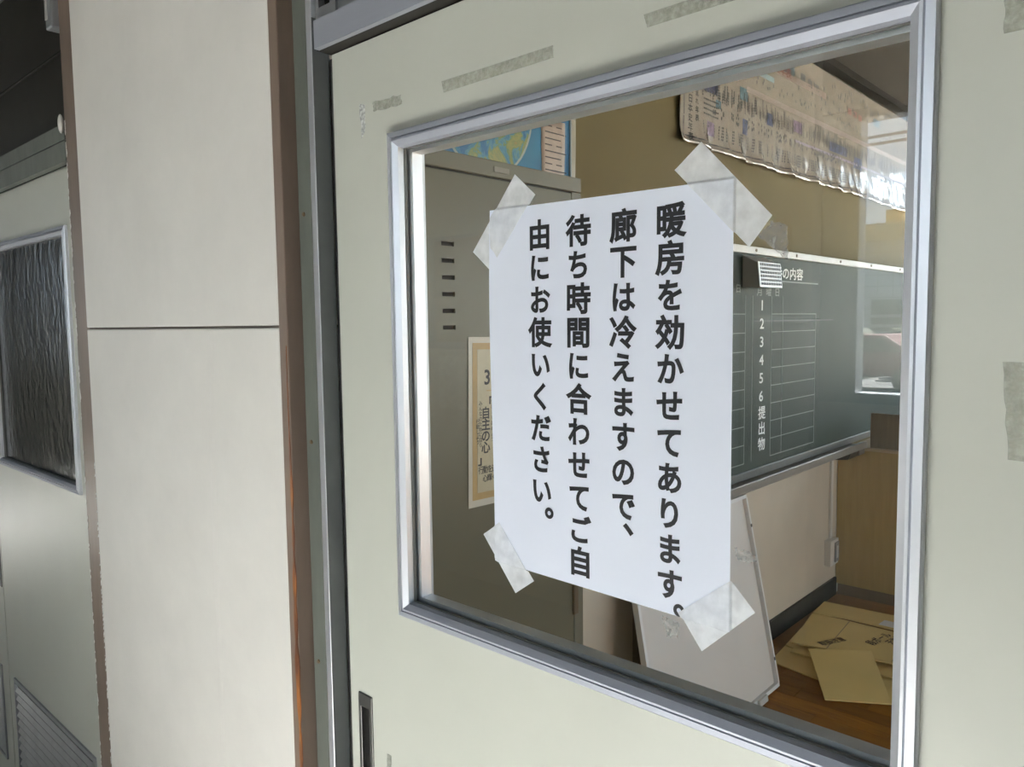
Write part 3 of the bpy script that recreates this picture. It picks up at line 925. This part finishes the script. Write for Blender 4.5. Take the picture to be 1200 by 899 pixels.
def disc_x(cy, cz, ry, rz, o_):
    bm = bmesh.new()
    c = bm.verts.new((MX + 0.0045 + o_ + 0.003 * math.sin(cy * 17) * math.sin(cz * 13), cy, cz))
    R = []
    for rr in (0.34, 0.67, 1.0):
        R.append([bm.verts.new((MX + 0.0045 + o_ + 0.003 * math.sin((cy + ry * rr * math.cos(a)) * 17) * math.sin((cz + rz * rr * math.sin(a)) * 13),
                                cy + ry * rr * math.cos(a), cz + rz * rr * math.sin(a))) for a in [k * math.tau / 48 for k in range(48)]])
    for k in range(48):
        bm.faces.new((c, R[0][k], R[0][(k + 1) % 48]))
        for q in (0, 1):
            bm.faces.new((R[q][k], R[q + 1][k], R[q + 1][(k + 1) % 48], R[q][(k + 1) % 48]))
    return bm
obj('hemisphere_rim', disc_x(0.86, 2.085, 0.194, 0.214, 0.0007), mat('pale_map_line', (0.42, 0.45, 0.42), 0.3), mpth, smooth=True)
obj('hemisphere_print', disc_x(0.86, 2.085, 0.187, 0.207, 0.0012), atlas_m, mpth, smooth=True)
obj('inset_table', sheet_x(1.085, 1.190, 1.87, 2.065, wav(0.0018), 6, 6, 0.0004), mat('map_inset_print', (0.46, 0.38, 0.32), 0.35, var=0.12, scale=30), mpth, smooth=True)
bm = bmesh.new()
for k in range(9):
    bx(bm, MX + 0.007, MX + 0.0085, 1.10, 1.10 + 0.03 + 0.02 * (k % 3), 2.045 - 0.018 * k, 2.048 - 0.018 * k)
    bx(bm, MX + 0.007, MX + 0.0085, 1.15, 1.155 + 0.02 * ((k + 1) % 3), 2.045 - 0.018 * k, 2.048 - 0.018 * k)
tag(obj('inset_lines', bm, p_grey, mpth), kind='stuff')
obj('edge_tube', B(MX + 0.004, MX + 0.010, 1.214, 1.219, 1.84, 2.50), p_cyan, mpth)

# ------------------------------------------------------------------ chalkboard
bo = thing('chalkboard', 'large dark green chalkboard with painted grid and numbers on side wall', 'chalkboard', (WX, 2.7, 0.80))
BX = -1.400
obj('board_surface', B(WX, BX, 1.70, 4.95, 0.85, 1.742), board_m, bo)
obj('top_rail', bevel(B(WX, BX + 0.012, 1.68, 4.97, 1.738, 1.768), 0.002, 1), rail_m, bo)
for yy in (2.32, 2.72, 3.25, 3.70, 4.2):
    s = bmesh.new()
    bmesh.ops.create_cone(s, segments=10, radius1=0.007, radius2=0.006, depth=0.004, cap_ends=True, matrix=Matrix.Translation((BX + 0.0135, yy, 1.754)) @ Matrix.Rotation(math.radians(90), 4, 'Y'))
    obj('screw_head', s, wood_dark_m, bo)
obj('bottom_rail', bevel(B(WX, BX + 0.008, 1.68, 4.97, 0.83, 0.862), 0.002, 1), tray_m, bo)
tr_ = obj('chalk_tray', bevel(B(WX + 0.02, -1.330, 1.70, 3.52, 0.806, 0.822), 0.003, 1), tray_m, bo)
obj('tray_lip', bevel(B(-1.336, -1.328, 1.70, 3.52, 0.806, 0.842), 0.002, 1), mat('lit_tray_lip', (0.30, 0.29, 0.26), 0.35, metal=0.4), tr_)  # lip's top-lit edge painted as a lighter metal
obj('side_rail', B(WX, BX + 0.001, 4.95, 4.96, 0.85, 1.742), board_m, bo)
obj('tray_bracket', prism([(-1.46, 3.33, 0.805), (-1.34, 3.33, 0.805), (-1.36, 3.33, 0.765), (-1.44, 3.33, 0.755)], (0, 0.15, 0)), mat('dark_bracket', (0.04, 0.038, 0.035), 0.35, metal=0.3), bo)
obj('tray_bracket', bevel(B(-1.37, -1.335, 3.42, 3.55, 0.775, 0.83), 0.006, 2), tray_m, bo)
ln = bmesh.new()
for k in range(9):
    z = 1.500 - 0.0755 * k
    bx(ln, BX, BX + 0.0006, 2.50, 2.98, z - 0.0016, z + 0.0016)
    bx(ln, BX, BX + 0.0006, 1.80, 2.255, z - 0.0016, z + 0.0016)
for yy in (2.255, 2.32, 2.50, 2.612, 2.98, 1.80):
    bx(ln, BX, BX + 0.0006, yy - 0.0016, yy + 0.0016, 0.895, 1.575 if yy < 2.9 else 1.5)
bx(ln, BX, BX + 0.0007, 2.60, 3.00, 1.636, 1.642)
tag(obj('grid_line', ln, chalk_line_m, bo), kind='stuff')
obj('center_seam', B(BX, BX + 0.0007, 2.32, 3.2, 1.470, 1.4725), p_grey, bo)
brd = lambda a, b: (BX + 0.0011, a, b)
it = [(str(k + 1), 2.405, 1.538 - 0.0752 * k, 0.082, 0.060) for k in range(6)]
it += [(c, 2.415, 1.090 - 0.066 * k, 0.070, 0.058) for k, c in enumerate('提出物')]
for q in it:
    obj('board_lettering', letters([q], brd, 0.016), chalk_text_m, bo)
it = [(c, 2.56 + 0.075 * k, 1.675, 0.075, 0.055) for k, c in enumerate('番の内容')]
for q in it:
    obj('board_lettering', letters([q], brd, 0.016), chalk_text_m, bo)
for q in [(c, 2.38 + 0.085 * k, 1.592, 0.055, 0.038) for k, c in enumerate('月曜日')] + [('日', 2.19, 1.60, 0.05, 0.036)]:
    obj('board_lettering', letters([q], brd, 0.010), chalk_line_m, bo)

# small box with a perforated face hanging on the board
sp = thing('speaker_box', 'small pale metal box with perforated face on the chalkboard\'s upper edge', 'speaker', (BX, 2.32, 1.60))
sb_ = prism([(-1.395, 2.215, 1.605), (-1.325, 2.215, 1.605), (-1.335, 2.215, 1.700), (-1.395, 2.215, 1.730)], (0, 0.20, 0))
obj('case', bevel(sb_, 0.002, 1), mat('box_side_metal', (0.30, 0.295, 0.27), 0.4, metal=0.2), sp)
obj('face_plate', bevel(prism([(-1.324, 2.212, 1.603), (-1.320, 2.212, 1.603), (-1.330, 2.212, 1.702), (-1.334, 2.212, 1.702)], (0, 0.206, 0)), 0.0008, 1), grille_m, sp)
ho = bmesh.new()
for i in range(12):
    for j in range(6):
        yy, zz_ = 2.228 + 0.0158 * i, 1.612 + 0.0150 * j
        xx = -1.3195 - (zz_ - 1.603) * 0.101
        prism([(xx, yy, zz_), (xx, yy + 0.008, zz_), (xx - 0.001, yy + 0.008, zz_ + 0.010), (xx - 0.001, yy, zz_ + 0.010)], (0.0008, 0, 0), ho)
tag(obj('perforation', ho, gasket_m, sp), kind='stuff')

# ------------------------------------------------------------------ timeline banner above the board
bn = thing('timeline_banner', 'long clear-covered history timeline chart hung above the chalkboard', 'wall chart', (WX, 3.2, 2.12))
def ban(o_):
    def f(y, z):
        d = max(0.0, (2.36 - z) / 0.24)                       # loose, rippled lower part
        rip = 0.007 * d * d * (math.sin(y * 23) + 0.7 * math.sin(y * 41 + 1) + 0.5 * math.sin(y * 67 + z * 40) + 0.35 * math.sin(y * 131 + z * 90) * math.sin(z * 60 + y * 9)) if z < 2.36 else 0
        rip += 0.0012 * math.sin(y * 5 + z * 9)
        curl = 0.012 * max(0.0, (2.165 - z) / 0.045) ** 2
        return (WX + 0.018 + o_ + rip + curl, y, z - 0.004 * d * math.sin(y * 3.1))
    return f
obj('sheet', sheet_x(1.845, 4.95, 2.120, 2.668, ban(0), 420, 40, 0.0008), vinyl_m, bn, smooth=True)
def strip(y0, y1, z0, z1, o_=0.0010, nu=None, nv=2):
    return sheet_x(y0, y1, z0, z1, ban(o_), nu or max(2, int((y1 - y0) * 60)), nv, 0.0002)
obj('printed_rule', strip(1.868, 1.873, 2.146, 2.66, nv=12), p_grey, bn)
obj('printed_rule', strip(1.868, 4.95, 2.143, 2.148), p_grey, bn)
obj('printed_band', strip(2.10, 2.62, 2.484, 2.506), p_cyan, bn)
obj('printed_band', strip(2.36, 4.8, 2.395, 2.418), p_pink, bn)
obj('printed_band', strip(2.12, 3.2, 2.53, 2.56), p_pink, bn)
obj('printed_band', strip(2.85, 4.9, 2.275, 2.287), mat('print_mauve', (0.24, 0.20, 0.25), 0.4), bn)
for (a, b, c, d, m_) in ((2.015, 2.115, 2.33, 2.385, p_blue), (2.30, 2.37, 2.355, 2.405, p_teal), (2.105, 2.145, 2.285, 2.315, p_teal),
                         (2.04, 2.10, 2.175, 2.225, p_purple), (2.325, 2.375, 2.225, 2.285, p_blue), (2.55, 2.61, 2.30, 2.35, p_blue),
                         (2.71, 2.83, 2.555, 2.615, p_teal), (2.83, 2.93, 2.32, 2.37, p_purple), (3.26, 3.50, 2.30, 2.345, p_blue),
                         (3.60, 3.72, 2.26, 2.32, p_blue), (3.9, 4.0, 2.53, 2.57, p_teal)):
    obj('picture_print', strip(a, b, c, d), m_, bn)
bpos = lambda o_: (lambda a, b: ban(o_)(a, b))
obj('banner_text', letters([(c, 1.915, 2.35 - 0.034 * k, 0.034, 0.032) for k, c in enumerate('年表日本史年表')]
                           + [(c, 1.960, 2.40 - 0.030 * k, 0.022, 0.026) for k, c in enumerate('時代の流れ年表')], bpos(0.0016), 0.012, 2), ink_m, bn)
obj('banner_text', letters([(c, 2.585 + 0.06 * k, 2.558 , 0.065, 0.046) for k, c in enumerate('歴史年表')], bpos(0.0016), 0.012, 2), mat('dark_red_print', (0.17, 0.035, 0.03), 0.4), bn)
# rows of tiny print, too small to read: dashes and short columns
tx = bmesh.new()
def tiny(y, z, w_, h_):
    f = ban(0.0014)
    prism([f(y, z), f(y + w_, z), f(y + w_, z + h_), f(y, z + h_)], (0.0003, 0, 0), tx)
rr = random.Random(3)
for yy in [2.0 + 0.0095 * k for k in range(290)]:
    y_ = yy + rr.random() * 0.004
    if rr.random() < 0.7:
        z_ = 2.30 + rr.random() * 0.03
        h_ = 0.03 + rr.random() * 0.05
        n_ = int(h_ / 0.010)
        for q in range(n_):
            tiny(y_, z_ + 0.010 * q, 0.0058, 0.0075)
    if rr.random() < 0.4:
        tiny(y_, 2.245 + rr.random() * 0.02, 0.008, 0.012)
        tiny(y_, 2.265 + rr.random() * 0.02, 0.007, 0.010)
    if rr.random() < 0.5:
        for q in range(5):
            tiny(y_, 2.17 + 0.011 * q, 0.0055, 0.007)
    if rr.random() < 0.3:
        tiny(y_, 2.44 + rr.random() * 0.03, 0.009, 0.012)
    if rr.random() < 0.3 and y_ > 2.8:
        tiny(y_, 2.50 + rr.random() * 0.12, 0.010, 0.018)
for k in range(10):
    for q in range(4):
        tiny(2.01 + 0.012 * k, 2.245 + 0.018 * q, 0.008, 0.006)
tag(obj('small_print', tx, p_grey, bn), kind='stuff')
for (a, b) in ((2.9, 2.56), (2.98, 2.55), (3.06, 2.545), (3.5, 2.52), (3.58, 2.52), (3.66, 2.515)):
    obj('red_mark', strip(a, a + 0.05, b, b + 0.03), p_red if a > 3.4 else p_grey, bn)

# ------------------------------------------------------------------ lower corner
wc = thing('wood_partition', 'low light-wood partition panel with dark foot in the far corner', 'partition', (-0.6, 3.52, 0.0))
obj('panel', bevel(B(WX + 0.004, 0.60, 3.505, 3.535, 0.06, 0.790), 0.0015, 1), wood_m, wc)
obj('top_edge', bevel(B(WX + 0.004, 0.60, 3.500, 3.540, 0.7905, 0.805), 0.002, 1), mat('pale_wood_edge', (0.46, 0.34, 0.18), 0.5, var=0.08), wc)
obj('back_panel', bevel(B(-1.322, 0.60, 3.542, 3.562, 0.70, 0.985), 0.0015, 1), trim_m, wc)
obj('foot', B(WX + 0.014, 0.60, 3.512, 3.56, 0.0, 0.0595), wood_dark_m, wc)
ob = thing('outlet_box', 'small beige wall outlet box low in the corner beside wooden cabinet', 'outlet', (WX, 3.40, 0.19))
obj('case', bevel(B(WX, WX + 0.035, 3.345, 3.455, 0.19, 0.325), 0.004, 2), white_pl_m, ob)
obj('socket', bevel(B(WX + 0.035, WX + 0.042, 3.395, 3.445, 0.205, 0.310), 0.002, 1), mat('socket_grey', (0.22, 0.21, 0.20), 0.4), ob)
obj('socket_insert', B(WX + 0.042, WX + 0.0435, 3.412, 3.430, 0.225, 0.290), white_pl_m, ob)
tag(obj('cable_conduit', bevel(B(WX, WX + 0.014, 3.40, 3.422, 0.326, 0.755), 0.003, 1), white_pl_m, base=(WX, 3.41, 0.326)), 'thin white cable conduit running up from the outlet box', 'conduit')

# leaning white panel
lp = thing('leaning_panel', 'white framed panel leaning against the wall below the chalkboard', 'panel', (-1.27, 1.84, 0.0))
P00, P10, P11, P01 = Vector((-1.264, 1.400, 0.0)), Vector((-1.264, 2.275, 0.004)), Vector((-1.452, 2.350, 0.745)), Vector((-1.452, 1.475, 0.741))
U = (P10 - P00).normalized(); V_ = (P01 - P00).normalized(); N_ = U.cross(V_).normalized()
LW, LH = (P10 - P00).length, (P01 - P00).length
def lpan(u0, u1, v0, v1, n0, n1):
    bm = bx(bmesh.new(), u0, u1, v0, v1, n0, n1)
    Mx = Matrix((U, V_, N_)).transposed().to_4x4()
    Mx.translation = P00
    bm.transform(Mx)
    return bm
obj('panel_sheet', lpan(0.004, LW - 0.004, 0.004, LH - 0.004, 0.0, 0.004), panel_m, lp)
obj('panel_rim', lpan(0, LW, 0, 0.014, -0.002, 0.020), panel_rim_m, lp)
obj('panel_rim', lpan(0, LW, LH - 0.014, LH, -0.002, 0.020), panel_rim_m, lp)
obj('panel_rim', lpan(0, 0.014, 0.014, LH - 0.014, -0.002, 0.020), panel_rim_m, lp)
obj('panel_rim', lpan(LW - 0.010, LW, 0.014, LH - 0.014, -0.002, 0.022), panel_rim_m, lp)
obj('foot_clip', lpan(LW - 0.20, LW - 0.13, -0.010, 0.012, 0.006, 0.030), white_pl_m, lp)
for v in (0.10, 0.62):
    obj('rivet', lpan(LW - 0.012, LW - 0.004, v * LH / 0.75, v * LH / 0.75 + 0.012, 0.022, 0.0245), gasket_m, lp)

# flattened cardboard
def card(parent, pts, t=0.005, name='board'):
    return obj(name, prism(pts, (0, 0, t)), card_m, parent)
def cthing(label, loc):
    return thing('cardboard_sheet', label, 'cardboard', loc, 'flattened cardboard boxes on the floor')
c1 = cthing('lowest flattened cardboard sheet, its left corner nearest the leaning panel', (-1.15, 2.58, 0.0))
card(c1, [(-1.372, 2.474, 0.002), (-1.183, 2.440, 0.002), (-0.60, 2.40, 0.002), (-0.55, 2.72, 0.002), (-1.395, 2.72, 0.002)])
c2 = cthing('middle flattened cardboard sheet sticking out under the printed one', (-1.1, 2.75, 0.010))
card(c2, [(-1.335, 2.590, 0.016), (-0.60, 2.640, 0.016), (-0.60, 2.98, 0.020), (-1.355, 2.93, 0.014)], 0.006)
card(c2, [(-1.385, 2.66, 0.009), (-1.26, 2.635, 0.009), (-1.26, 2.90, 0.011), (-1.41, 2.90, 0.009)], 0.005, 'flap')
c3 = cthing('topmost flattened box with brown print and a white label', (-1.0, 2.9, 0.03))
card(c3, [(-1.348, 2.636, 0.040), (-1.139, 2.668, 0.044), (-0.60, 2.712, 0.046), (-0.62, 3.03, 0.046), (-1.275, 3.036, 0.044), (-1.412, 3.033, 0.038)], 0.0055)
card(c3, [(-1.412, 3.043, 0.038), (-1.270, 3.062, 0.044), (-0.62, 3.062, 0.046), (-0.62, 3.27, 0.050), (-1.429, 3.240, 0.036)], 0.0055, 'flap')
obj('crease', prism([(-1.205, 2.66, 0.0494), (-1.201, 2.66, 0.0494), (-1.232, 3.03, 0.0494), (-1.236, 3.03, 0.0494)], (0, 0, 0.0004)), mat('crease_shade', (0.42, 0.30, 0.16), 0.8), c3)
obj('crease', prism([(-0.952, 2.70, 0.0520), (-0.945, 2.70, 0.0520), (-0.955, 3.03, 0.0520), (-0.960, 3.03, 0.0520)], (0, 0, 0.0004)), mat('crease_shade_right', (0.42, 0.30, 0.16), 0.8), c3)  # fold's shade painted as a thin darker strip
obj('white_label', prism([(-1.118, 3.075, 0.0522), (-1.02, 3.075, 0.0525), (-1.01, 3.145, 0.0535), (-1.112, 3.145, 0.053)], (0, 0, 0.0006)), label_m, c3)
flat = lambda z: (lambda a, b: (a, b, z))
def rot_letters(s, x, y, sx, sy, z, ang):
    ca, sa = math.cos(ang), math.sin(ang)
    return letters([(c, k * sx * 1.02, 0, sx, sy) for k, c in enumerate(s)], lambda a, b: (x + a * ca - b * sa, y + a * sa + b * ca, z), 0.02, 2)
obj('box_print', rot_letters('取扱注意', -1.235, 2.700, 0.035, 0.045, 0.0500, math.radians(65)), card_ink_m, c3)
obj('box_print', rot_letters('段ボール', -1.075, 2.84, 0.042, 0.050, 0.0525, math.radians(80)), card_ink_m, c3)
obj('box_print', rot_letters('天地無用', -1.015, 2.90, 0.036, 0.045, 0.0525, math.radians(80)), card_ink_m, c3)
c4 = cthing('plain cardboard piece lying in front, tilted over the stack', (-1.05, 2.5, 0.0))
card(c4, [(-1.068, 2.283, 0.004), (-0.863, 2.412, 0.004), (-1.035, 2.715, 0.062), (-1.250, 2.580, 0.057)], 0.005)

# ------------------------------------------------------------------ outdoors (mirrored in the pane)
struct('ground', B(-60, 60, -90, -2.6, -0.5, -0.3), mat('asphalt', (0.07, 0.068, 0.065), 0.9, var=0.15, scale=0.8))
struct('ground_far_side', B(-60, 60, 6.0, 90, -0.5, -0.3), mat('schoolyard', (0.30, 0.27, 0.22), 0.9, var=0.15, scale=0.8))
bd = thing('building', 'low tiled building mirrored in the pane behind the guard bars', 'building', (-9, -31, -0.3))
def tile_mat():
    m = bpy.data.materials.new('grey_wall_tile')
    m.use_nodes = True
    n, l = m.node_tree.nodes, m.node_tree.links
    b = n['Principled BSDF']
    br = n.new('ShaderNodeTexBrick')
    br.offset = 0
    br.inputs['Scale'].default_value = 1.0
    br.inputs['Brick Width'].default_value = 0.55
    br.inputs['Row Height'].default_value = 0.42
    br.inputs['Mortar Size'].default_value = 0.02
    br.inputs['Color1'].default_value = (0.34, 0.35, 0.36, 1)
    br.inputs['Color2'].default_value = (0.40, 0.41, 0.42, 1)
    br.inputs['Mortar'].default_value = (0.2, 0.2, 0.2, 1)
    t = n.new('ShaderNodeTexCoord')
    mg = n.new('ShaderNodeMapping')
    mg.inputs['Rotation'].default_value = (math.radians(90), 0, 0)
    l.new(t.outputs['Object'], mg.inputs[0])
    l.new(mg.outputs[0], br.inputs['Vector'])
    l.new(br.outputs['Color'], b.inputs['Base Color'])
    b.inputs['Roughness'].default_value = 0.8
    return m
obj('wall', B(-22, 6, -36, -30, -0.3, 4.35), tile_mat(), bd)
obj('parapet', B(-22.1, 6.1, -36.1, -29.9, 4.35, 4.95), mat('beige_parapet', (0.42, 0.36, 0.27), 0.8), bd)
obj('roof_tank', B(-9.62, -9.02, -33, -31, 4.95, 5.55), mat('ochre_tank', (0.40, 0.28, 0.14), 0.8), bd)
for k in range(7):
    x = -20 + k * 3.4
    w = obj('window', B(x, x + 1.8, -30.03, -29.97, 0.9, 2.2), alu_dark_m, bd)
    obj('pane', B(x + 0.06, x + 1.74, -29.965, -29.95, 0.96, 2.14), transom_m, w)
hm = bmesh.new()
for k in range(240):
    c = Vector((-16 + rr.random() * 22, -24.5 + rr.random() * 1.2, -0.2 + rr.random() * 1.3))
    s = 0.22 + rr.random() * 0.25
    bmesh.ops.create_icosphere(hm, subdivisions=1, radius=s, matrix=Matrix.Translation(c) @ Matrix.Rotation(rr.random() * 3, 4, 'Z'))
tag(obj('hedge', hm, mat('hedge_leaf', (0.035, 0.05, 0.02), 0.8, color2=(0.10, 0.09, 0.05), scale=3), base=(-5, -24, -0.3)), 'dark hedge mirrored in the pane below the guard bars', 'hedge')
def car(x, y, m, label):
    t = thing('car', label, 'car', (x, y, -0.3), 'cars outside')
    side = [(-2.0, 0.35), (-1.95, 0.72), (-1.55, 0.86), (-1.0, 0.92), (-0.55, 1.35), (0.75, 1.38), (1.35, 0.95), (1.95, 0.88), (2.02, 0.4)]
    obj('body', bevel(prism([(x + a, y - 0.8, b - 0.3) for a, b in side], (0, 1.6, 0)), 0.05, 2), m, t)
    for s in (-0.815, 0.80):
        obj('side_window', prism([(x - 0.88, y + s, 0.64), (x - 0.50, y + s, 0.98), (x + 0.70, y + s, 1.0), (x + 1.12, y + s, 0.66)], (0, 0.02, 0)), transom_m, t)
    for dx in (-1.25, 1.25):
        for dy in (-0.72, 0.72):
            wbm = bmesh.new()
            bmesh.ops.create_cone(wbm, segments=20, radius1=0.31, radius2=0.31, depth=0.2, cap_ends=True, matrix=Matrix.Translation((x + dx, y + dy, 0.01)) @ Matrix.Rotation(math.radians(90), 4, 'X'))
            obj('wheel', wbm, gasket_m, t)
car(-6.6, -19.5, mat('red_car_paint', (0.09, 0.008, 0.008), 0.35, coat=0.2), 'dark red car mirrored low in the pane')
car(-1.4, -19.8, mat('white_car_paint', (0.35, 0.35, 0.36), 0.35, coat=0.2), 'white car parked right of the red one')

bpy.data.objects.remove(_to)
